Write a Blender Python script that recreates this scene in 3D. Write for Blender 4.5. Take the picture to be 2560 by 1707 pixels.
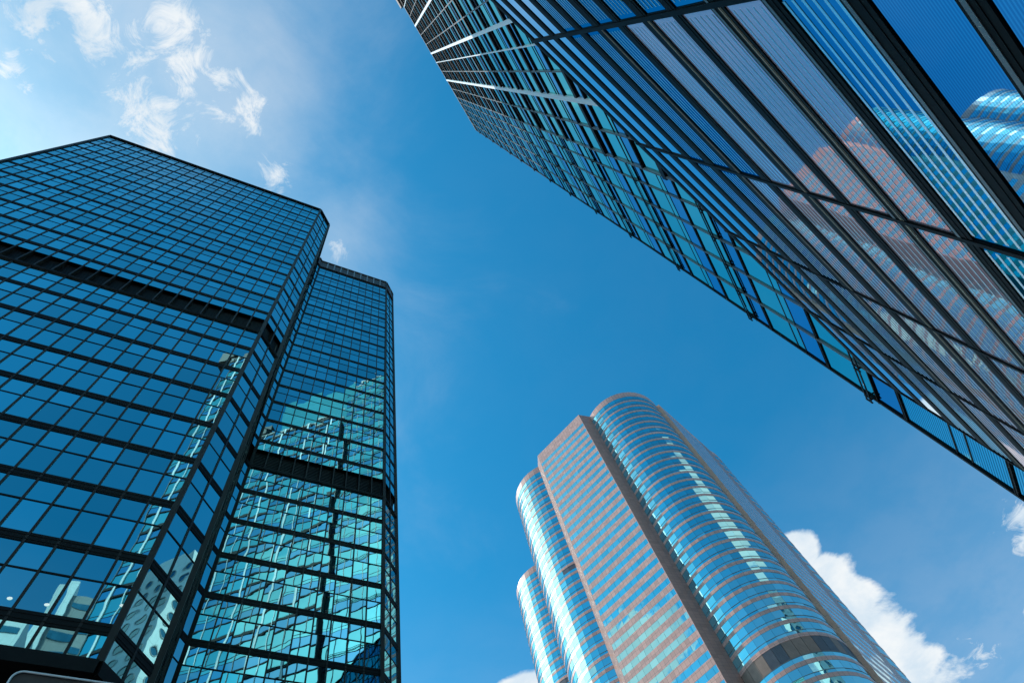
import bpy, math, random
from mathutils import Vector, Matrix
R = math.radians
random.seed(7)
for o in list(bpy.data.objects): bpy.data.objects.remove(o)
SC = bpy.context.scene
COL = SC.collection

# ------------------------------------------------------------------ camera
FPX = 1707.0                                   # focal length in photo pixels (24 mm on 36 mm)
u_c = Vector((971.5-1280, 178.5-853.5, FPX)).normalized()       # world up seen by the camera
v_c = Vector((6835-1280, 2640-853.5, FPX))
e1 = (v_c - u_c*v_c.dot(u_c)).normalized()
e2 = u_c.cross(e1)
CAMZ = 1.6
cam_d = bpy.data.cameras.new('camera'); cam_d.lens = 24.0; cam_d.sensor_width = 36.0
cam_d.clip_start = 0.1; cam_d.clip_end = 6000
cam = bpy.data.objects.new('camera', cam_d); COL.objects.link(cam)
M3 = Matrix(((e1.x, -e1.y, -e1.z), (e2.x, -e2.y, -e2.z), (u_c.x, -u_c.y, -u_c.z)))
cam.matrix_world = Matrix.Translation((0, 0, CAMZ)) @ M3.to_4x4()
SC.camera = cam
def proj(p):
    x, y, z = p[0], p[1], p[2]-CAMZ
    c = e1*x + e2*y + u_c*z
    if c.z < 0.3: return None
    return (1280+FPX*c.x/c.z, 853.5+FPX*c.y/c.z)

# ------------------------------------------------------------------ sun and sky
SUN_AZ, SUN_EL = R(136), R(43)
sun_dir = Vector((math.cos(SUN_AZ)*math.cos(SUN_EL), math.sin(SUN_AZ)*math.cos(SUN_EL), math.sin(SUN_EL)))
sd = bpy.data.lights.new('sun', 'SUN'); sd.energy = 4.0; sd.angle = R(0.5); sd.color = (1.0, 0.955, 0.89)
so = bpy.data.objects.new('sun', sd); COL.objects.link(so); so.location = sun_dir*800
so.rotation_euler = sun_dir.to_track_quat('Z', 'Y').to_euler()

W = bpy.data.worlds.new('World'); SC.world = W; W.use_nodes = True
nt = W.node_tree; nt.nodes.clear()
def N(t, **k):
    n = nt.nodes.new(t)
    for a, b in k.items(): setattr(n, a, b)
    return n
def Lk(a, b): nt.links.new(a, b)
def mth(op, a, b=None, c=None, clamp=False):
    m = N('ShaderNodeMath', operation=op); m.use_clamp = clamp
    for i, x in enumerate((a, b, c)):
        if x is None: continue
        if isinstance(x, (int, float)): m.inputs[i].default_value = x
        else: Lk(x, m.inputs[i])
    return m.outputs[0]
sky = N('ShaderNodeTexSky', sky_type='NISHITA'); sky.sun_disc = False
sky.sun_elevation = SUN_EL; sky.sun_rotation = math.pi/2 - SUN_AZ
sky.altitude = 0; sky.air_density = 1.0; sky.dust_density = 1.1; sky.ozone_density = 3.2
grade = N('ShaderNodeMix', data_type='RGBA', blend_type='MULTIPLY'); grade.inputs[0].default_value = 1
Lk(sky.outputs[0], grade.inputs[6]); grade.inputs[7].default_value = (0.43, 1.28, 1.40, 1)
hs = N('ShaderNodeHueSaturation'); hs.inputs['Saturation'].default_value = 1.10; Lk(grade.outputs[2], hs.inputs['Color'])
tc = N('ShaderNodeTexCoord'); sep = N('ShaderNodeSeparateXYZ'); Lk(tc.outputs['Generated'], sep.inputs[0])
zc = mth('MAXIMUM', sep.outputs[2], 0.06)
cmb = N('ShaderNodeCombineXYZ'); Lk(mth('DIVIDE', sep.outputs[0], zc), cmb.inputs[0]); Lk(mth('DIVIDE', sep.outputs[1], zc), cmb.inputs[1])
PL = cmb.outputs[0]                            # position on a flat cloud layer one unit up
def blobs(lst):
    acc = None
    for x, y, r, *wt in lst:
        d = N('ShaderNodeVectorMath', operation='DISTANCE'); Lk(PL, d.inputs[0]); d.inputs[1].default_value = (x, y, 0)
        v = mth('SUBTRACT', (wt[0] if wt else 1.0), mth('DIVIDE', d.outputs[1], r))
        acc = v if acc is None else mth('MAXIMUM', acc, v)
    return mth('MAXIMUM', acc, -1.0)
def noise(scale, detail, rough, dist=0.0, lac=2.0):
    n = N('ShaderNodeTexNoise'); n.inputs['Scale'].default_value = scale; n.inputs['Detail'].default_value = detail
    n.inputs['Roughness'].default_value = rough; n.inputs['Distortion'].default_value = dist; n.inputs['Lacunarity'].default_value = lac
    Lk(PL, n.inputs['Vector']); return n.outputs['Fac']
def smooth(v, a, b):
    m = N('ShaderNodeMapRange', interpolation_type='SMOOTHSTEP'); Lk(v, m.inputs[0])
    m.inputs[1].default_value = a; m.inputs[2].default_value = b; return m.outputs[0]
# wisps over the left roof
n1 = mth('ADD', mth('MULTIPLY', noise(17, 13, 0.70, 0.9), .55), mth('MULTIPLY', noise(5.5, 8, 0.6, 0.5), .45))
w1 = blobs([(-.264,.033,.07),(-.239,.082,.075),(-.356,.081,.08),(-.406,.107,.08),(-.431,.171,.05),(-.292,.150,.08),(-.243,.174,.07),
            (-.158,.124,.055),(-.140,.133,.05),(-.101,.18,.05),(-.20,.09,.08,.8),(-.30,.03,.14,.6),(.011,.253,.08,.5),(-.33,.10,.10,.9),(-.19,.13,.09,.7),
            (1.478,.332,.08),(1.55,.37,.08),(1.63,.70,.10,.7)])
c1 = mth('MULTIPLY', smooth(mth('ADD', mth('MULTIPLY', w1, .85), mth('MULTIPLY', mth('SUBTRACT', n1, .5), 5.4)), .10, 1.25), .97)
# thin veil round the sun side of the sky
v1 = blobs([(-.551,.612,1.0),(-.34,.11,.40,1.15),(-.20,.15,.26),(.0,.25,.30,.62)])
n2 = noise(3.2, 7, 0.6, 0.6)
veil = mth('MULTIPLY_ADD', smooth(mth('ADD', v1, mth('MULTIPLY', mth('SUBTRACT', n2, .5), .9)), .05, .95), .44, .02)
# heaped clouds low in the sky
n3 = noise(4.2, 12, 0.62, 0.2)
w3 = blobs([(1.02,.565,.085),(1.10,.63,.13),(1.19,.68,.14),(1.30,.75,.17),(1.42,.82,.18),(1.60,1.0,.3),(.63,1.02,.10),(.72,1.12,.16),(1.60,.37,.06),(1.80,.45,.16),
            (-.88,.36,.22,.6),(-1.2,.05,.30,.5),(-.80,.72,.52),(.45,-.85,.22),(.22,-1.0,.16),(-1.3,.9,.5),(-.2,-1.9,.5),(2.6,1.6,.9),(-2.4,-.6,1.1),(.3,1.9,.7)])
c3 = smooth(mth('ADD', mth('MULTIPLY', w3, .95), mth('MULTIPLY', mth('SUBTRACT', n3, .5), 1.0)), .04, .22)
n4 = noise(7, 8, 0.6, 0.2)
lowhaze = mth('MULTIPLY', smooth(mth('SUBTRACT', 1.0, sep.outputs[2]), .15, .75), .34)      # paler air towards the horizon
veil = mth('MAXIMUM', veil, lowhaze)
alpha = mth('MAXIMUM', mth('MAXIMUM', c1, veil), c3)
shade = N('ShaderNodeMix', data_type='RGBA'); Lk(smooth(n4, .30, .68), shade.inputs[0])
shade.inputs[6].default_value = (4.3, 5.2, 6.0, 1); shade.inputs[7].default_value = (6.2, 6.4, 6.5, 1)
sunprox = smooth(blobs([(math.cos(SUN_AZ)/math.tan(SUN_EL), math.sin(SUN_AZ)/math.tan(SUN_EL), .80)]), .05, .8)   # clouds close to the sun glare
glare = N('ShaderNodeVectorMath', operation='SCALE'); Lk(shade.outputs[2], glare.inputs[0]); Lk(mth('MULTIPLY_ADD', sunprox, 1.6, 1.0), glare.inputs['Scale'])
mixc = N('ShaderNodeMix', data_type='RGBA'); Lk(alpha, mixc.inputs[0]); Lk(hs.outputs[0], mixc.inputs[6]); Lk(glare.outputs[0], mixc.inputs[7])
bg = N('ShaderNodeBackground'); bg.inputs[1].default_value = 0.15; Lk(mixc.outputs[2], bg.inputs[0])
wo = N('ShaderNodeOutputWorld'); Lk(bg.outputs[0], wo.inputs[0])

SC.view_settings.view_transform = 'Standard'; SC.view_settings.look = 'None'
SC.view_settings.exposure = 0.0; SC.view_settings.gamma = 1.0
SC.render.engine = 'CYCLES'
SC.cycles.max_bounces = 8; SC.cycles.glossy_bounces = 5; SC.cycles.diffuse_bounces = 2

# ------------------------------------------------------------------ materials
def mat(name):
    m = bpy.data.materials.new(name); m.use_nodes = True
    return m, m.node_tree, m.node_tree.nodes['Principled BSDF']
def plain(name, col, rough=.5, metal=0.0, var=.12, scale=2.0, spec=.5):
    m, t, b = mat(name)
    tcn = t.nodes.new('ShaderNodeTexCoord'); nz = t.nodes.new('ShaderNodeTexNoise'); nz.inputs['Scale'].default_value = scale; nz.inputs['Detail'].default_value = 5
    t.links.new(tcn.outputs['Object'], nz.inputs['Vector'])
    mr = t.nodes.new('ShaderNodeMapRange'); t.links.new(nz.outputs['Fac'], mr.inputs[0]); mr.inputs[3].default_value = 1-var; mr.inputs[4].default_value = 1+var
    mx = t.nodes.new('ShaderNodeMix'); mx.data_type = 'RGBA'; mx.blend_type = 'MULTIPLY'; mx.inputs[0].default_value = 1
    mx.inputs[6].default_value = (*col, 1); t.links.new(mr.outputs[0], mx.inputs[7]); t.links.new(mx.outputs[2], b.inputs['Base Color'])
    b.inputs['Roughness'].default_value = rough; b.inputs['Metallic'].default_value = metal; b.inputs['Specular IOR Level'].default_value = spec
    return m
def glass(name, col, wob=.02, wscale=.9, rough=.015, tint=.15, lines=None, edge=None):
    """coated curtain-wall glass: tinted mirror with slightly wavy panes; UV cell = one pane"""
    m, t, b = mat(name)
    uv = t.nodes.new('ShaderNodeUVMap'); fl = t.nodes.new('ShaderNodeVectorMath'); fl.operation = 'FLOOR'; t.links.new(uv.outputs[0], fl.inputs[0])
    wn = t.nodes.new('ShaderNodeTexWhiteNoise'); wn.noise_dimensions = '2D'; t.links.new(fl.outputs[0], wn.inputs['Vector'])
    mr = t.nodes.new('ShaderNodeMapRange'); t.links.new(wn.outputs['Value'], mr.inputs[0]); mr.inputs[3].default_value = 1-tint; mr.inputs[4].default_value = 1+tint*.6
    mx = t.nodes.new('ShaderNodeMix'); mx.data_type = 'RGBA'; mx.blend_type = 'MULTIPLY'; mx.inputs[0].default_value = 1
    mx.inputs[6].default_value = (*col, 1); t.links.new(mr.outputs[0], mx.inputs[7])
    out = mx.outputs[2]
    b.inputs['Metallic'].default_value = 1.0; b.inputs['Roughness'].default_value = rough
    if edge: b.inputs['Specular Tint'].default_value = (*edge, 1)
    tcn = t.nodes.new('ShaderNodeTexCoord')
    if lines:                                   # fine printed lines along the height
        sp = t.nodes.new('ShaderNodeSeparateXYZ'); t.links.new(tcn.outputs['Object'], sp.inputs[0])
        mm = t.nodes.new('ShaderNodeMath'); mm.operation = 'MULTIPLY'; t.links.new(sp.outputs[2], mm.inputs[0]); mm.inputs[1].default_value = lines[0]
        fr = t.nodes.new('ShaderNodeMath'); fr.operation = 'FRACT'; t.links.new(mm.outputs[0], fr.inputs[0])
        gt = t.nodes.new('ShaderNodeMath'); gt.operation = 'GREATER_THAN'; t.links.new(fr.outputs[0], gt.inputs[0]); gt.inputs[1].default_value = .55
        m2 = t.nodes.new('ShaderNodeMix'); m2.data_type = 'RGBA'; t.links.new(gt.outputs[0], m2.inputs[0]); t.links.new(out, m2.inputs[6]); m2.inputs[7].default_value = (*lines[1], 1)
        out = m2.outputs[2]
    t.links.new(out, b.inputs['Base Color'])
    # bump, offset per pane so that the waves break at the frames
    of = t.nodes.new('ShaderNodeVectorMath'); of.operation = 'MULTIPLY_ADD'; t.links.new(wn.outputs['Color'], of.inputs[0]); of.inputs[1].default_value = (40, 40, 40); t.links.new(tcn.outputs['Object'], of.inputs[2])
    nz = t.nodes.new('ShaderNodeTexNoise'); nz.inputs['Scale'].default_value = wscale; nz.inputs['Detail'].default_value = 1.5; nz.inputs['Roughness'].default_value = .4; t.links.new(of.outputs[0], nz.inputs['Vector'])
    bp = t.nodes.new('ShaderNodeBump'); bp.inputs['Strength'].default_value = 1.0; bp.inputs['Distance'].default_value = wob; t.links.new(nz.outputs['Fac'], bp.inputs['Height'])
    t.links.new(bp.outputs[0], b.inputs['Normal'])
    return m
def stone(name, c1_, c2_, w, h, rough=.35, joint=(.10,.085,.08)):
    """polished stone panels; UV in metres"""
    m, t, b = mat(name)
    uv = t.nodes.new('ShaderNodeUVMap'); br = t.nodes.new('ShaderNodeTexBrick'); br.offset = 0; br.squash = 1
    br.inputs['Scale'].default_value = 1; br.inputs['Brick Width'].default_value = w; br.inputs['Row Height'].default_value = h
    br.inputs['Mortar Size'].default_value = .02; br.inputs['Mortar Smooth'].default_value = .1; br.inputs['Bias'].default_value = 0
    br.inputs['Color1'].default_value = (*c1_, 1); br.inputs['Color2'].default_value = (*c2_, 1); br.inputs['Mortar'].default_value = (*joint, 1)
    t.links.new(uv.outputs[0], br.inputs['Vector'])
    tcn = t.nodes.new('ShaderNodeTexCoord'); nz = t.nodes.new('ShaderNodeTexNoise'); nz.inputs['Scale'].default_value = 1.3; nz.inputs['Detail'].default_value = 8; nz.inputs['Roughness'].default_value = .75
    t.links.new(tcn.outputs['Object'], nz.inputs['Vector'])
    mr = t.nodes.new('ShaderNodeMapRange'); t.links.new(nz.outputs['Fac'], mr.inputs[0]); mr.inputs[3].default_value = .78; mr.inputs[4].default_value = 1.2
    mx = t.nodes.new('ShaderNodeMix'); mx.data_type = 'RGBA'; mx.blend_type = 'MULTIPLY'; mx.inputs[0].default_value = 1
    t.links.new(br.outputs['Color'], mx.inputs[6]); t.links.new(mr.outputs[0], mx.inputs[7]); t.links.new(mx.outputs[2], b.inputs['Base Color'])
    b.inputs['Roughness'].default_value = rough
    return m
M_black = plain('black anodised metal', (.006,.006,.006), .55, 0, .3, spec=.10)
M_bronze = plain('dark bronze mullion metal', (.022,.017,.014), .5, 0, .25, 1.2, spec=.18)
M_louvre = plain('black plant-floor louvres', (.010,.009,.008), .5, 0, .4, 3, spec=.3)
M_brown = plain('brown parapet panels', (.040,.027,.021), .5, 0, .4, 1.5)
M_greyrib = plain('grey metal ribs', (.22,.22,.22), .4, .3, .2)
M_core = plain('dark core', (.01,.01,.012), .8, 0, .1)
M_glassA = glass('blue tinted tower glass', (.29,.64,.67), .0045, .6, .012, .22)
M_steel = plain('painted white steel', (.80,.81,.82), .35, .0, .06)
M_dsteel = plain('blackened steel bars', (.008,.008,.009), .5, 0, .3, spec=.15)
M_glassD = glass('clear teal curtain glass', (.24,.56,.58), .006, .5, .012, .06, edge=(.48,1.0,.92))
M_glassDb = glass('blue spandrel glass', (.16,.36,.52), .004, .5, .02, .06, edge=(.45,.84,1.0))
M_glassDl = glass('line printed glass', (.30,.66,.76), .003, .5, .015, .05, lines=(9.0, (.10,.26,.36)), edge=(.45,.95,.95))
M_glassP = glass('near plain glass', (.50,.80,.98), .0006, 1.2, .01, .04)
M_glassQ = glass('near dark tinted glass', (.16,.46,.66), .0012, 1.6, .01, .05, edge=(.12,.42,.60))
M_glassV = glass('near lilac coated glass', (.98,.60,.66), .0012, 1.6, .012, .05)
M_glassV.node_tree.nodes['Principled BSDF'].inputs['Metallic'].default_value = .55
M_glassF = glass('near fine printed glass', (.22,.42,.60), .0012, 1.6, .015, .04, lines=(38.0, (.32,.55,.72)), edge=(.25,.48,.66))
M_slat = plain('pale reflective blind slats', (.88,.97,1.0), .30, 1.0, .03)
M_tan = plain('tan sill trim', (.46,.29,.17), .5, 0, .15)
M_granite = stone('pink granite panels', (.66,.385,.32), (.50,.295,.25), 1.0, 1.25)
M_graniteShade = stone('granite returns with painted shade', (.40,.205,.155), (.31,.16,.12), 1.4, .9)  # granite darkened in its colour to paint in shade of the unlit notch
M_glassC = glass('silver blue ribbon glass', (.34,.74,.76), .014, .45, .012, .12)
M_mech = plain('grey louvre panels', (.11,.115,.13), .4, .2, .35, .8)
M_mech2 = plain('brown louvre panels', (.27,.19,.15), .45, .1, .35, .8)
M_fin = stone('orange brown granite fin', (.70,.38,.24), (.58,.32,.21), 1.4, 3.5)
M_white = stone('white aluminium cladding', (.78,.78,.76), (.74,.74,.73), 3.0, 3.2, .45, (.35,.35,.35))
M_port = glass('round window glass', (.10,.22,.26), .01, .8, .02)
M_conc = stone('grey precast panels', (.30,.29,.28), (.26,.25,.25), 4, 3.5, .7)
M_pave = stone('grey paving', (.30,.29,.28), (.25,.245,.24), 1.2, .6, .8)
M_rub = plain('dull red-brown wall', (.05,.03,.024), .6, 0, .3)
M_lamp, _t, _b = mat('ceiling light diffuser'); _b.inputs['Base Color'].default_value = (.9,.95,.9,1)
_b.inputs['Emission Color'].default_value = (.85,1,.9,1); _b.inputs['Emission Strength'].default_value = .55

# ------------------------------------------------------------------ mesh helpers
class MB:
    def __init__(s): s.v=[]; s.f=[]; s.uv=[]; s.mi=[]; s.mats=[]
    def quad(s, ps, uvs=None, m=0):
        b=len(s.v); s.v += [tuple(p) for p in ps]; s.f.append(tuple(range(b, b+len(ps)))); s.uv.append(uvs or [(0,0)]*len(ps)); s.mi.append(m)
    def add(s, o):
        b=len(s.v); s.v += o.v; s.f += [tuple(i+b for i in f) for f in o.f]; s.uv += o.uv; s.mi += o.mi; s.mats = o.mats or s.mats
    def build(s, name, mt, parent=None, label=None):
        me = bpy.data.meshes.new(name)
        off = Vector(parent_world(parent)) if parent else Vector((0,0,0))
        me.from_pydata([tuple(Vector(v)-off) for v in s.v], [], s.f)
        for m in (mt if isinstance(mt, (list, tuple)) else [mt]): me.materials.append(m)
        ul = me.uv_layers.new(name='UVMap'); k=0
        for uvs in s.uv:
            for q in uvs: ul.data[k].uv = q; k+=1
        me.polygons.foreach_set('material_index', s.mi); me.update()
        o = bpy.data.objects.new(name, me); COL.objects.link(o)
        if parent: o.parent = parent
        if label: o['label'] = label
        return o
def parent_world(p):
    v = Vector((0,0,0))
    while p: v += p.location; p = p.parent
    return v
def empty(name, loc, label, cat, group=None):
    o = bpy.data.objects.new(name, None); COL.objects.link(o); o.location = loc; o.empty_display_size = 1
    o['label'] = label; o['category'] = cat
    if group: o['group'] = group
    return o
class Fr:
    """facade frame: s along, o outward, z up; outward = t x z"""
    def __init__(s, O, t, k=1.0): s.k=k; s.O=Vector((O[0],O[1])); s.t=Vector(t).normalized(); s.n=Vector((s.t.y,-s.t.x))
    def P(f, s, o, z): q=f.O+(f.t*s+f.n*o)*f.k; return (q.x,q.y,z*f.k+CAMZ)
def between(a, b):
    a=Vector(a); b=Vector(b); return Fr(a, b-a), (b-a).length
def box(mb, f, s0,s1,o0,o1,z0,z1, m=0, back=False):
    P=f.P
    def q(a,b,c,d,uu,vv):
        mb.quad([P(*a),P(*b),P(*c),P(*d)], [(uu[0],vv[0]),(uu[1],vv[0]),(uu[1],vv[1]),(uu[0],vv[1])], m)
    q((s0,o1,z0),(s1,o1,z0),(s1,o1,z1),(s0,o1,z1),(s0,s1),(z0,z1))
    q((s1,o1,z0),(s1,o0,z0),(s1,o0,z1),(s1,o1,z1),(0,o1-o0),(z0,z1))
    q((s0,o0,z0),(s0,o1,z0),(s0,o1,z1),(s0,o0,z1),(0,o1-o0),(z0,z1))
    q((s0,o1,z1),(s1,o1,z1),(s1,o0,z1),(s0,o0,z1),(s0,s1),(0,o1-o0))
    q((s0,o0,z0),(s1,o0,z0),(s1,o1,z0),(s0,o1,z0),(s0,s1),(0,o1-o0))
    if back: q((s1,o0,z0),(s0,o0,z0),(s0,o0,z1),(s1,o0,z1),(s0,s1),(z0,z1))
def pane(mb, f, s0,s1,o,z0,z1, cell, tilt=.003, m=0):
    a=random.uniform(-tilt,tilt); b=random.uniform(-tilt,tilt)
    i,j=cell; e=.02
    mb.quad([f.P(s0,o-a-b,z0),f.P(s1,o+a-b,z0),f.P(s1,o+a+b,z1),f.P(s0,o-a+b,z1)],[(i+e,j+e),(i+1-e,j+e),(i+1-e,j+1-e),(i+e,j+1-e)],m)
def area(mb):
    A=0
    for f in mb.f:
        p=[proj(mb.v[i]) for i in f]
        if any(q is None for q in p): continue
        cx=sum(q[0] for q in p)/len(p); cy=sum(q[1] for q in p)/len(p)
        if -40<cx<2600 and -40<cy<1747:
            A+=abs(sum(p[i][0]*p[(i+1)%len(p)][1]-p[(i+1)%len(p)][0]*p[i][1] for i in range(len(p))))/2
    return A
def batch(units, name, mt, parent, limit=100):
    """every unit its own part up to 100 (largest in the photo); the rest as one part"""
    units=[q if isinstance(q,tuple) else (q,mt) for q in units]
    if len(units)>limit:
        units=sorted(units, key=lambda q:-area(q[0]))
        rest=units[limit:]; units=units[:limit]
        mats=[]
        mb=MB()
        for q,m_ in rest:
            if m_ not in mats: mats.append(m_)
            k=mats.index(m_); b=len(mb.mi); mb.add(q)
            for i in range(b,len(mb.mi)): mb.mi[i]=k
        o=mb.build(name, mats, parent); o['kind']='stuff'; 
    for q,m_ in units: q.build(name, m_, parent)
def prism(pts, z0, z1, name, mt, parent, uvh=True):
    mb=MB(); n=len(pts); s=0
    for i in range(n):
        a=Vector(pts[i]); b=Vector(pts[(i+1)%n]); L=(b-a).length
        mb.quad([(a.x,a.y,z0),(b.x,b.y,z0),(b.x,b.y,z1),(a.x,a.y,z1)],[(s,z0),(s+L,z0),(s+L,z1),(s,z1)]); s+=L
    mb.quad([(p[0],p[1],z1) for p in pts],[(p[0],p[1]) for p in pts])
    mb.quad([(p[0],p[1],z0) for p in reversed(pts)],[(p[0],p[1]) for p in reversed(pts)])
    return mb.build(name, mt, parent)

# ------------------------------------------------------------------ ground
g=MB(); S_=1500
g.quad([(-S_,-S_,0),(S_,-S_,0),(S_,S_,0),(-S_,S_,0)],[(-S_,-S_),(S_,-S_),(S_,S_),(-S_,S_)])
go=g.build('plaza_paving', M_pave); go['kind']='structure'

# ------------------------------------------------------------------ left: dark blue glass tower (two wings)
LT = empty('office_tower', (-10, 30, 0), 'dark blue mirrored glass tower with black floor lines, stepped into two wings on the left', 'skyscraper')
YA, XC, XL = 21.83, -3.15, -31.95
fac = [ # (from, to, top, kind)
    ((XL,YA),(XC,YA),104.1,'A'), ((XC,YA),(-1.43,YA+1.72),104.1,'A'), ((-1.43,YA+1.72),(-1.43,33.2),104.1,'R'),
    ((-1.43,33.2),(-.93,33.7),119.9,'B'), ((-.93,33.7),(10.75,33.7),119.9,'B'), ((10.75,33.7),(12.45,35.4),119.9,'B'), ((12.45,35.4),(12.45,58),119.9,'B'),
    ((XL,50),(XL,YA),104.1,'A')]
thick_low=[49.0-3.93*k for k in range(8)]+[]
thick_up=[57.0+3.925*k for k in range(16)]
panesA=[]; spandrels=[]; mulls=[]; transoms=[]; bands=[]; caps=[]; corner=[]
cellk=0
for fi,(a,b,top,kd) in enumerate(fac):
    f,L=between(a,b)
    nb=max(1,round(L/1.16)); w=L/nb
    # floors from the soffit to the top
    marks=sorted([z for z in thick_low if z>21]+[z for z in thick_up if z<top-1.5])
    TH=.27
    lo=20.0; cells=[]
    prev=lo
    for z in marks+[None]:
        hi = (z-TH) if z else (top-.25 if kd!='B' else 116.3)
        if kd=='B' and hi>116.3: hi=116.3
        if prev<52.6<=hi+6 and hi>55: pass
        cells.append((prev,hi)); 
        if z: prev=z+TH
    # cut out the plant band
    out=[]
    for z0,z1 in cells:
        if z0<52.6 and z1>55.5: out+= [(z0,52.35),(55.5,z1)]
        else: out.append((z0,z1))
    for (z0,z1) in out:
        if z1-z0<.2: continue
        fj=int(z0*3)
        tr = (z1-1.42) if z1-z0>2.6 else None
        if kd!='R' and tr: 
            q=MB(); box(q,f,0,L,-.02,.025,tr-.042,tr+.042); transoms.append(q)
        for i in range(nb):
            q=MB(); s0=i*w+.02; s1=(i+1)*w-.02
            if tr:
                pane(q,f,s0,s1,0,z0,tr,(i+fi*40,fj*2),.005); pane(q,f,s0,s1,0,tr,z1,(i+fi*40,fj*2+1),.005)
            else: pane(q,f,s0,s1,0,z0,z1,(i+fi*40,fj*2),.0035)
            panesA.append(q)
    for z in marks:
        q=MB(); box(q,f,0,L,-.05,.035,z-TH,z+TH); box(q,f,0,L,.035,.05,z+.10,z+.14); box(q,f,0,L,.035,.05,z-.15,z-.11); spandrels.append(q)
    # plant band: recessed louvres with sills
    q=MB(); box(q,f,0,L,-.5,-.35,52.35,55.5)
    for k in range(12): box(q,f,0,L,-.35,-.28,52.6+k*.235,52.68+k*.235)
    box(q,f,0,L,-.35,.11,52.35,52.62); box(q,f,0,L,.11,.15,52.42,52.47); box(q,f,0,L,.11,.15,52.54,52.58)
    bands.append(q)
    for i in range(nb+1):
        if i in (0,nb): continue
        q=MB(); box(q,f,i*w-.048,i*w+.048,-.3,.05,20,min(top-.1,116.3)); mulls.append(q)
        if kd=='B':
            q2=MB(); box(q2,f,i*w-.10,i*w+.10,-.2,.16,116.45,119.75); corner.append((q2,M_greyrib))
    q=MB()
    if kd=='B': box(q,f,0,L,-.3,.05,116.3,119.9); box(q,f,0,L,.05,.22,119.75,119.95); box(q,f,0,L,.05,.2,116.28,116.45)
    else: box(q,f,0,L,-.3,.20,top-.25,top+.02)
    caps.append((q, M_brown if kd=='B' else M_black))
# corner posts
for (x,y,top) in ((XC,YA,104.1),(-1.43,YA+1.72,104.1),(-.93,33.7,116.3),(10.75,33.7,119.8),(12.45,35.4,119.8),(XL,YA,104.1)):
    f=Fr((x,y),(1,0)); q=MB(); box(q,f,-.13,.13,-.13,.13,20,top,back=True); corner.append((q,M_bronze if y<30 or x>0 else M_black))
batch(panesA,'window',M_glassA,LT); batch(spandrels,'spandrel',M_black,LT); batch(mulls,'mullion',M_bronze,LT); batch(transoms,'transom',M_black,LT)
for q in bands: q.build('louvre_band',M_louvre,LT)
batch(caps,'parapet',M_black,LT); batch(corner,'corner_post',M_bronze,LT)
i_=.12
prism([(XL+i_,YA+.55),(XC-.1,YA+.55),(-1.95,YA+2.0),(-1.95,33.6),(-1.95,50),(XL+i_,50)],20+CAMZ,103.9+CAMZ,'core',M_core,LT)
prism([(-15,34.25),(10.5,34.25),(11.9,35.7),(11.9,58),(-15,58)],20+CAMZ,119.5+CAMZ,'core',M_core,LT)
# soffit and set-back base wall
q=MB(); f=Fr((0,0),(1,0))
q.quad([(XL,YA-.02,20+CAMZ-.3),(XC,YA-.02,20+CAMZ-.3),(-1.43,YA+1.7,20+CAMZ-.3),(-1.43,50,20+CAMZ-.3),(XL,50,20+CAMZ-.3)][::-1])
f,L=between((XL,YA),(XC,YA)); box(q,f,0,L,-.3,.22,19.4,19.98); f,L=between((XC,YA),(-1.43,YA+1.72)); box(q,f,0,L,-.3,.22,19.4,19.98)
f,L=between((-1.43,33.7),(10.75,33.7)); box(q,f,0,L+1.7,-24,.22,19.4,19.98)
q.build('soffit',M_black,LT)
prism([(XL+2,YA+3.0),(XC-1,YA+3.0),(-3,30),(-3,36),(11,36),(11,50),(XL+2,50)],0,19.6+CAMZ,'base_wall',M_rub,LT)
for px,py in ((24,1495),(117,1511),(305,1513)):
    r=Vector((px-1280,py-853.5,FPX)); wx,wy,wz=r.dot(e1),r.dot(e2),r.dot(u_c); k=YA/wy
    q=MB(); nn=14
    q.quad([(wx*k+.09*math.cos(t*math.tau/nn), YA-.006, wz*k+CAMZ+.075*math.sin(t*math.tau/nn)) for t in range(nn)])
    q.build('ceiling_light',M_lamp,LT)
# round-cornered pipe frame of the sign on the base wall
def tube(path, r, ns=8, closed=True):
    mb=MB(); n=len(path); rings=[]
    for i,p in enumerate(path):
        p=Vector(p); a=Vector(path[(i-1)%n]); b=Vector(path[(i+1)%n]); t=(b-a).normalized()
        s=t.cross(Vector((0,1,0))); s=s.normalized() if s.length>.01 else Vector((1,0,0)); w=t.cross(s)
        rings.append([p+s*r*math.cos(k*math.tau/ns)+w*r*math.sin(k*math.tau/ns) for k in range(ns)])
    for i in range(n if closed else n-1):
        A=rings[i]; B=rings[(i+1)%n]
        for k in range(ns): mb.quad([A[k],A[(k+1)%ns],B[(k+1)%ns],B[k]])
    return mb
sg=empty('wall_sign',(-6.5,YA-1,0),'dark sign edged by a pale rounded tube, under the left tower at bottom left','sign')
sx0,sx1,sz0,sz1,sy,rr=-4.85,-1.6,11.5,17.3+CAMZ,19.6,.28
def rrect(x0,x1,z0,z1,r,y):
    pts=[]
    for cx,cz,a0 in ((x1-r,z1-r,0),(x0+r,z1-r,90),(x0+r,z0+r,180),(x1-r,z0+r,270)):
        for k in range(7): a=R(a0+k*15); pts.append((cx+r*math.cos(a),y,cz+r*math.sin(a)))
    return pts
SIGN=(sx0,sx1,sz0,sz1,rr,sy)
tube(rrect(*SIGN),.03).build('tube_frame',M_steel,sg)
q=MB(); pp=rrect(sx0+.02,sx1-.02,sz0+.02,sz1-.02,rr,sy+.05); q.quad(pp); q.quad([(x,y+.2,z) for x,y,z in pp][::-1])
for i in range(len(pp)): a=pp[i]; b=pp[(i+1)%len(pp)]; q.quad([a,b,(b[0],b[1]+.2,b[2]),(a[0],a[1]+.2,a[2])])
q.build('sign_panel',M_rub,sg)
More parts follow.
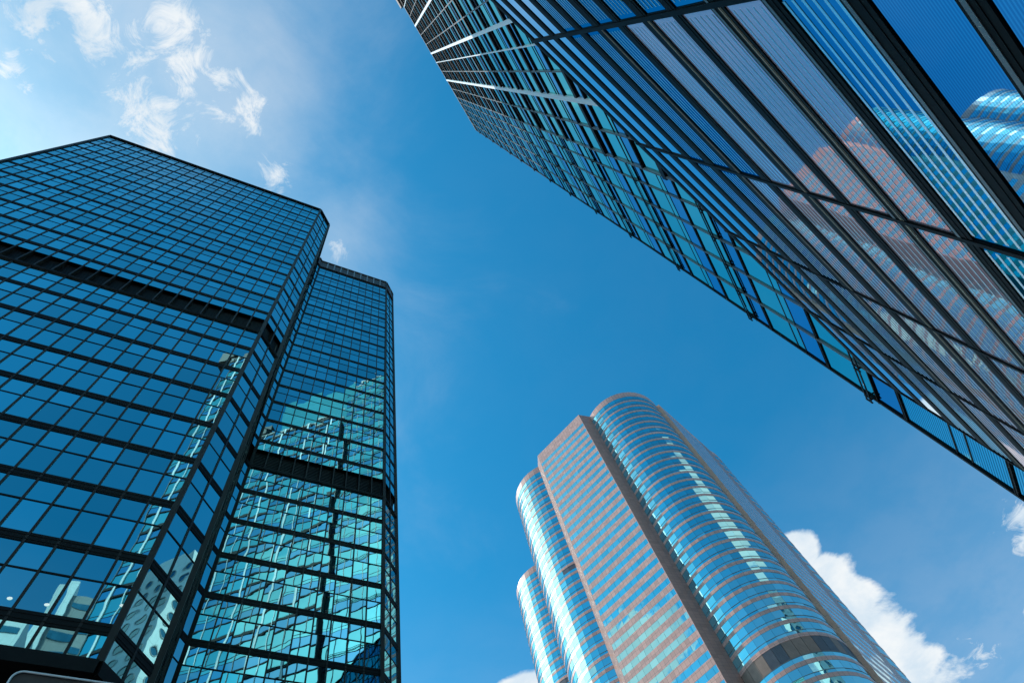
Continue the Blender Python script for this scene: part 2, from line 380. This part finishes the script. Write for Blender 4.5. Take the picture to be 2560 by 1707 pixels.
q=MB(); f=Fr((sx0+.5,sy+.25),(1,0)); box(q,f,0,.12,-3.2,0,sz1-2.6,sz1-2.5); box(q,f,2.2,2.32,-3.2,0,sz1-2.6,sz1-2.5); q.build('bracket',M_black,sg)

# ------------------------------------------------------------------ right: tall glass tower with steel ribs
a_=R(37.4); KT=Vector((math.cos(a_),math.sin(a_))); KN=Vector((-math.sin(a_),math.cos(a_)))
DD=.0613*115; SMAX=14.42; KD=150/115
org=-KN*DD*KD                                    # foot of the plane below the camera's normal
f1=Fr(org,-KT,KD)                                # s = -along, outward = KN towards the camera
def A1(al): return -al
RT = empty('glass_tower', (org.x+4,org.y-2,0), 'tall teal glass tower with white ribs and black sunshade bars, crossing the top right', 'skyscraper')
H1=114.6; SL=-15.9; OF=.74; XE=7.66          # outer skin stands OF metres in front, up to XE
H1L=H1*(DD-OF)/DD
base=[37.17+7.155*k for k in range(-5,11)]
xs_left=[XE-1.32*k for k in range(0,20)]; xs_left=[x for x in xs_left if x>SL]+[SL]; xs_left.sort()
xs_right=[8.57,9.5,10.72,11.95,13.2,14.40]
win=[];bars=[];shades=[];fins=[];brk=[]
for bi,b in enumerate(base):
    rows=[(b+.55,b+2.39,0),(b+2.39,b+3.66,1),(b+3.66,b+4.16,0),(b+4.16,b+5.96,0),(b+5.96,b+7.155,1)]
    for side,(xs_,off,top) in enumerate(((xs_left,OF,H1L),([XE]+xs_right,0,H1))):
        for ri,(z0,z1,kk) in enumerate(rows):
            if z0>top-.3: continue
            z1=min(z1,top-.3)
            for i in range(len(xs_)-1):
                x0,x1=xs_[i],xs_[i+1]
                q=MB(); m_=M_glassDb if kk else M_glassD
                if z1<15.6 and side: m_=M_glassDl
                pane(q,f1,A1(x1-.02),A1(x0+.02),off,z0+.01,z1-.01,(i+side*30,bi*6+ri),.0025)
                win.append((q,m_))
        if b<top-.6:
            q=MB(); pane(q,f1,A1(xs_[-1]),A1(xs_[0]),off-.01,b,b+.55,(side,bi*7),.0); win.append((q,M_glassD))
        for z,hh,pr in ((b+2.39,.07,.07),(b+3.66,.03,.022),(b+4.16,.03,.022),(b+5.96,.07,.07)):
            if z>top-.3: continue
            if side: pr*=.55; hh*=.8
            q=MB(); box(q,f1,A1(xs_[-1]),A1(xs_[0]),off-.02,off+pr,z-hh,z+hh)
            if hh>.05: box(q,f1,A1(xs_[-1]),A1(xs_[0]),off+pr,off+pr+.012,z+hh*.2,z+hh*.2+.025)
            bars.append(q)
    if b<H1L-1:
        q=MB(); box(q,f1,A1(XE+.10),A1(SL),OF-.02,OF+.085,b+.02,b+.40); shades.append(q)
    if b<H1-1:
        for dz,o0,o1 in ((-.02,0,.035),(.16,.12,.15),(.36,.12,.15)):
            q=MB(); box(q,f1,A1(SMAX+.09),A1(XE+.15),o0,o1,b+dz,b+dz+.05); bars.append(q)
        for x in xs_right[1:]:
            q=MB(); box(q,f1,A1(x+.02),A1(x-.02),0,.15,b+.17,b+.20); box(q,f1,A1(x+.02),A1(x-.02),0,.15,b+.37,b+.40)
            box(q,f1,A1(x+.09),A1(x+.065),.11,.155,b+.12,b+.42); box(q,f1,A1(x-.065),A1(x-.09),.11,.155,b+.12,b+.42); brk.append(q)
for k,x in enumerate(reversed(xs_left)):
    q=MB()
    if k%3==2:                                   # steel channel: two flanges and a recessed web
        box(q,f1,A1(x+.11),A1(x+.075),OF,OF+.11,1,H1L+.1); box(q,f1,A1(x-.075),A1(x-.11),OF,OF+.11,1,H1L+.1); box(q,f1,A1(x+.075),A1(x-.075),OF,OF+.092,1,H1L+.1)
        fins.append((q,M_steel))
    elif k%6==4:
        box(q,f1,A1(x+.035),A1(x-.035),OF,OF+.10,1,H1L+.1); fins.append((q,M_steel))
    else:
        box(q,f1,A1(x+.034),A1(x+.012),OF,OF+.075,1,H1L); box(q,f1,A1(x-.012),A1(x-.034),OF,OF+.075,1,H1L); fins.append((q,M_greyrib))
for x in xs_right:
    q=MB()
    if x<14.3:
        box(q,f1,A1(x+.03),A1(x+.01),0,.05,1,H1); box(q,f1,A1(x-.01),A1(x-.03),0,.05,1,H1); fins.append((q,M_greyrib))
    else:
        box(q,f1,A1(x+.05),A1(x-.01),-.1,.05,1,H1+.1); fins.append((q,M_dsteel))
batch(win,'window',M_glassD,RT); batch(bars,'rail',M_dsteel,RT); batch(shades,'sunshade',M_dsteel,RT); batch(fins,'mullion',M_steel,RT); batch(brk,'bracket',M_dsteel,RT)
q=MB(); box(q,f1,A1(SMAX),A1(XE+.01),-.3,.08,H1-.3,H1+.1); box(q,f1,A1(XE),A1(SL),-.3,OF+.06,H1L-.3,H1L+.05); q.build('parapet',M_greyrib,RT)
q=MB(); box(q,f1,5.75,18,-6,OF+.35,H1L+.4,H1L+3.4,back=True); q.build('roof_plant_box',M_brown,RT)
def W2(al,o): p=org+(KT*al+KN*o)*KD; return (p.x,p.y)
def Z2(z): return z*KD+CAMZ
q=MB(); box(q,f1,A1(XE),A1(-4.3),-.3,-.02,H1L-.2,H1-.4); q.build('upper_glazing',M_glassD,RT)
# glazed end wall
fe=Fr((org+(KT*SMAX)*KD)[:],KN,KD)
if fe.n.dot(KT)<0: fe=Fr((org+(KT*SMAX-KN*24)*KD)[:],KN,KD); 
q=MB()
for bi in range(0,32):
    z0=1.4+bi*3.5775
    for i in range(17): pane(q,fe,(-24+i*1.4 if fe.O.x<0 else -24+i*1.4),(-24+i*1.4)+1.36,.0,z0,min(z0+3.35,H1-.2),(i+90,bi),.002)
E1=q.build('end_glazing',M_glassD,RT)
prism([W2(SL+.1,-.15),W2(SL+.1,-24),W2(SMAX-.05,-24),W2(SMAX-.05,-.15)],0,Z2(H1L)-.4,'core',M_core,RT)
prism([W2(-4.2,-.36),W2(-4.2,-23),W2(SMAX-.06,-23),W2(SMAX-.06,-.36)],Z2(H1L)-.6,Z2(H1)-.6,'core',M_core,RT)
prism([W2(SL+.12,OF-.03),W2(SL+.12,-.14),W2(XE-.02,-.14),W2(XE-.02,OF-.03)],0,Z2(H1L)-.35,'core',M_core,RT)

# ------------------------------------------------------------------ right front: near dark glass block
b_=R(18.83); T2=Vector((math.cos(b_),math.sin(b_))); N2=Vector((-math.sin(b_),math.cos(b_)))
D2=2.1763; org2=-N2*D2
f2=Fr(org2,-T2)
NB = empty('glass_annexe', (org2.x+5,org2.y,0), 'low dark glass block close to the camera, thick black ledges between striped panes, right side', 'building')
rowz=[(13.51,13.02),(12.70,12.14),(11.83,11.30),(11.00,10.42),(10.11,9.53),(9.23,8.64),(8.40,7.79),(7.52,6.94),(6.73,6.08),(5.84,5.24),(5.03,4.38),(4.137,3.50),(3.31,2.66),(2.47,1.8),(1.6,.9),(.7,0)]
mx=[1.708,4.594,7.448,10.405,13.235]; mx=[1.708-2.9*k for k in range(5,0,-1)]+mx
E2=13.235
wins=[];ledg=[];mul2=[];trim=[];heads=[]
for r_,(zt,zb) in enumerate(rowz):
    for i in range(len(mx)-1):
        x0,x1=mx[i]+.04,mx[i+1]-.04
        q=MB(); q2=None
        if r_<3: m_=M_glassP
        elif r_ in (11,12,13): m_=M_glassF
        elif r_ in (3,4,10): m_=M_glassQ
        else: m_=M_glassV if (i>=5 and not (r_==5 and i<6)) else M_glassQ
        pane(q,f2,A1(x1),A1(x0),0,zb,zt,(i,r_),.0012)
        h=zt-zb
        if 3<=r_<=10:
            ns=6 if r_==10 else 5
            for k in range(ns):
                zc_=zb+.03+(k+.5)*(h-.05)/ns
                if r_==10: zc_=zb+.035+k*(h-.07)/(ns-1)
                hh=.017 if r_==10 else .013
                if m_ is M_glassV and r_!=10: hh=.008
                box(q,f2,A1(x1-.06),A1(x0+.06),0,.0025,zc_-hh,zc_+hh,1)
        wins.append((q,[m_,M_slat]))
prev=13.784
for r_,(zt,zb) in enumerate(rowz):
    q=MB()
    box(q,f2,A1(E2),A1(mx[0]),-.12,.012,zt,prev)            # ledge between rows
    box(q,f2,A1(E2),A1(mx[0]),.012,.016,zt+.06,zt+.07)
    ledg.append(q)
    if r_ in (5,7,9):
        q=MB(); box(q,f2,A1(E2-.05),A1(mx[5]),.012,.015,zt+.05,zt+.10); trim.append(q)
    if r_>8:
        q=MB(); box(q,f2,A1(E2),A1(mx[0]),.012,.018,prev-.075,prev-.035); trim.append((q,M_greyrib))
    prev=zb
q=MB(); box(q,f2,A1(E2),A1(mx[0]),-.12,.05,-1.6,0); ledg.append(q)
for x in mx:
    q=MB(); box(q,f2,A1(x+.03),A1(x-.03),-.1,.022,-1.6,13.80); box(q,f2,A1(x+.042),A1(x+.03),-.1,.010,-1.6,13.78); box(q,f2,A1(x-.03),A1(x-.042),-.1,.010,-1.6,13.78); mul2.append(q)
for q,m_ in wins: q.build('window',m_,NB)
for q in ledg: q.build('ledge',M_black,NB)
for q in mul2: q.build('mullion',M_black,NB)
for q in trim:
    if isinstance(q,tuple): q[0].build('sill_strip',q[1],NB)
    else: q.build('sill_strip',M_tan,NB)
def W3(al,o): p=org2+T2*al+N2*o; return (p.x,p.y)
prism([W3(mx[0],-.14),W3(mx[0],-2.0),W3(E2-.02,-2.0),W3(E2-.02,-.14)],0,13.7+CAMZ,'core',M_core,NB)

# ------------------------------------------------------------------ centre: granite and glass towers with rounded bays
dC=Vector((.36797718,-.92983482)); nC=Vector((.92983482,.36797718)); SCALE=1.946
def arc(cx,cy,r,a0,a1,n): return [(cx+r*math.cos(R(a0+(a1-a0)*k/n)), cy+r*math.sin(R(a0+(a1-a0)*k/n))) for k in range(n+1)]
def granite_tower(C0, label, twin):
    def Wp(uv): p=C0+(dC*uv[0]+nC*uv[1])*SCALE; return (p.x,p.y)
    root=empty('granite_tower',(C0.x,C0.y,0),label,'skyscraper','twin pink granite towers')
    aR=arc(8.5,-8.75,6.6,-112,15,14); aL=arc(-9.0,-9.0,6.6,-195,-68,14)
    aBR=arc(9.0,9.3,6.6,-15,112,12); aBL=arc(-9.0,9.3,6.6,68,195,12)
    segs=[]                                     # counter-clockwise in (u,v) seen from above? checked by outward test
    F=[((-5.05,-16.65),(5.05,-16.65),'flat'),((5.05,-16.65),aR[0],'solid')]
    for i in range(14): F.append((aR[i],aR[i+1],'bay'))
    F+= [(aR[-1],(15.42,-6.85),'solid'),((15.42,-6.85),(15.42,3.9),'flat'),((15.42,3.9),(15.42,5.6),'solid'),((15.42,5.6),aBR[0],'solid')]
    for i in range(12): F.append((aBR[i],aBR[i+1],'bay'))
    F+= [(aBR[-1],(5.05,16.65),'solid'),((5.05,16.65),(-5.05,16.65),'flat'),((-5.05,16.65),aBL[0],'solid')]
    for i in range(12): F.append((aBL[i],aBL[i+1],'bay'))
    F+= [(aBL[-1],(-15.6,5.05),'solid'),((-15.6,5.05),(-15.6,-5.05),'flat'),((-15.6,-5.05),aL[0],'solid')]
    for i in range(14): F.append((aL[i],aL[i+1],'bay'))
    F+= [(aL[-1],(-5.05,-16.65),'solid')]
    TOP=194.6
    gb=[92.4+3.55*k for k in range(28)]+[88.85,83.1]+[83.1-3.55*k for k in range(1,23)]
    gb=sorted(z for z in gb if z>4)
    fw=[105.2+3.5*k for k in range(-28,25)]
    wn=[];sp=[];solid=[];tr=[];mech=[];ribs=[]
    spl={}                                      # spandrel bands per bay per floor
    s_acc=0
    for si,(pa,pb,kd) in enumerate(F):
        a=Wp(pa); b=Wp(pb); f,L=between(a,b)
        # outward must point away from the centre
        midp=Vector(((a[0]+b[0])/2,(a[1]+b[1])/2))
        if f.n.dot(midp-C0)<0: f,L=between(b,a)
        grp = 0 if si<4 else 1
        if kd=='solid':
            q=MB(); box(q,f,0,L,-.4,0,-1.6,TOP); solid.append((q,M_fin if 15<=si<=17 else M_graniteShade)); continue
        if kd=='flat':
            q=MB(); box(q,f,0,L,-.4,0,189.2,TOP); solid.append((q,M_granite))
            nbn=10; w=L/nbn; edges=[0]+[w*(k+.5) for k in range(nbn)]+[L]
            q=MB(); box(q,f,0,.14,-.4,.01,-1.6,189.2); box(q,f,L-.14,L,-.4,.01,-1.6,189.2); solid.append((q,M_granite))
            for z in fw:
                if z<3: continue
                for i in range(len(edges)-1):
                    q=MB(); pane(q,f,edges[i]+.02,edges[i+1]-.02,-.006,z-1.68,z,(si*20+i,int(z*2)),.004); wn.append(q)
                q=MB(); box(q,f,0,L,-.4,0,z-3.5,z-1.68); box(q,f,0,L,0,.006,z-.02,z+.02); sp.append(q)
            continue
        # rounded bay
        q=MB(); box(q,f,0,L,-.4,.02,193.2 if 0 else 191.4,TOP-.2); solid.append((q,M_granite))
        key = 'R' if 2<=si<16 else ('L' if si>=len(F)-15 else 'B')
        lev=[191.4]; 
        for z in reversed(gb): lev.append(z)
        zt=191.4
        for z in sorted(gb,reverse=True):
            zb=z+.45
            if abs(z-83.1)<.01: mech_top,mech_bot=88.4,84.6
            j=int(z*2)
            hi,lo=zt,zb
            if abs(z-83.1)<.01:                  # plant floors
                q=MB(); box(q,f,0.04,L-.04,-.3,-.05,84.6,88.4); [box(q,f,.05,L-.05,-.05,-.02,84.8+.3*k_,84.9+.3*k_) for k_ in range(12)]; mech.append((q,M_mech2 if random.random()<.5 else M_mech)); hi=84.6
                if key!='B': q=MB(); box(q,f,0,L,-.1,.05,84.56,84.64); tr.append(q)
            if key=='L' and 141<z<144.5 and si>=len(F)-3:
                q=MB(); box(q,f,0.02,L-.02,-.3,-.05,lo+.9,hi); mech.append((q,M_mech)); hi=lo+.9
            if hi-lo>2:
                t_=lo+.75
                q=MB(); pane(q,f,.02,L-.02,-.03,lo,t_,(si*20,j*2),.018); pane(q,f,.02,L-.02,-.03,t_,hi,(si*20,j*2+1),.018); wn.append(q)
                if key!='B': q=MB(); box(q,f,0,L,-.06,.035,t_-.03,t_+.03); tr.append(q)
            elif hi-lo>.1:
                q=MB(); pane(q,f,.02,L-.02,-.03,lo,hi,(si*20,j*2),.008); wn.append(q)
            spl.setdefault((key,z),MB())
            box(spl[(key,z)],f,0,L,-.4,.02,z-.45,z+.45)
            zt=z-.45
    for k_,q in spl.items(): sp.append(q)
    # transom rings of one level joined per level is enough at this size
    lim=100
    batch(wn,'window',M_glassC,root,lim); batch(sp,'spandrel',M_granite,root,lim); batch(solid,'wall',M_granite,root,lim)
    batch(tr,'transom',M_steel if 0 else M_greyrib,root,lim); batch(mech,'louvre_panel',M_mech,root,lim)
    ring=[]
    for pa,pb,kd in F:
        c=Vector(Wp(pa)); ring.append(tuple(C0+(c-C0)*.965))
    prism(ring,0,TOP+CAMZ-1.2,'core',M_core,root)
    return root
CC=Vector((60.23,50.42))*SCALE
granite_tower(CC,'tall pink granite tower with a flat striped face and rounded blue glass bays, lower centre',0)
granite_tower(CC+Vector((15.5,37.3)),'pink granite tower showing only one rounded corner behind the left edge of its twin',1)

# ------------------------------------------------------------------ seen only as reflections: white porthole tower, grey block
PT=empty('porthole_tower',(112,3.4,0),'white tower with rows of round porthole windows, mirrored in the left tower glass','skyscraper')
th=R(50); PC=Vector((108,9.3)); PH=152; HWs,HWd=12.5,2.5
tx=Vector((math.cos(th),math.sin(th))); ty=Vector((-math.sin(th),math.cos(th)))      # faces look along -tx (shaded, wide) and +ty (sunlit, narrow)
cr=[PC-tx*HWd-ty*HWs, PC+tx*HWd-ty*HWs, PC+tx*HWd+ty*HWs, PC-tx*HWd+ty*HWs]
cr=[(c.x,c.y) for c in cr]
prism(cr,0,PH,'wall',M_white,PT)
units=[]; ringsm=[]
for a,b,nc in ((cr[3],cr[0],6),(cr[0],cr[1],1),(cr[1],cr[2],6),(cr[2],cr[3],1)):
    f,L=between(a,b)
    for j in range(35):
        for i in range(nc):
            sc=L*(i+.5)/nc; z=4+j*4.1; q=MB(); n=16; ra=1.12; c=[(sc+ra*math.cos(t*math.tau/n),z+ra*math.sin(t*math.tau/n)) for t in range(n)]
            q.quad([f.P(x,.03,zz) for x,zz in c]); units.append(q)
            q=MB(); c2=[(sc+1.3*math.cos(t*math.tau/n),z+1.3*math.sin(t*math.tau/n)) for t in range(n)]
            for t in range(n):
                A,B=c2[t],c2[(t+1)%n]; p,r=c[t],c[(t+1)%n]
                q.quad([f.P(A[0],.15,A[1]),f.P(B[0],.15,B[1]),f.P(r[0],.15,r[1]),f.P(p[0],.15,p[1])])
                q.quad([f.P(A[0],0,A[1]),f.P(B[0],0,B[1]),f.P(B[0],.15,B[1]),f.P(A[0],.15,A[1])]); q.quad([f.P(p[0],.15,p[1]),f.P(r[0],.15,r[1]),f.P(r[0],.03,r[1]),f.P(p[0],.03,p[1])])
            ringsm.append(q)
batch(units,'round_window',M_port,PT,100); batch(ringsm,'window_ring',M_white,PT,100)
GB=empty('concrete_block',(-27,-104,0),'grey concrete block with pale end pier, mirrored in the left tower bottom panes','building')
prism([(-32.7,-115),(-19,-115),(-19,-93),(-32.7,-93)],0,143,'wall',M_conc,GB)
f=Fr((-19,-93),(-1,0))
for k in range(30):
    q=MB(); box(q,f,.8,12.9,0,.12,4+k*4.6,5.5+k*4.6); q.build('window_band',M_port,GB)
q=MB(); box(q,f,13.7,15.4,-3,.8,0,144.5,back=True); q.build('pale_pier',M_white,GB)
PB=empty('pale_block',(-35,-80,0),'plain pale office block, mirrored at the very bottom left corner of the left tower','building')
prism([(-40,-90),(-30.6,-90),(-30.6,-73),(-40,-73)],0,116,'wall',M_white,PB)
f=Fr((-30.6,-73),(-1,0))
for k in range(24):
    q=MB(); box(q,f,.7,8.7,0,.1,4+k*4.6,5.6+k*4.6); q.build('window_band',M_port,PB)
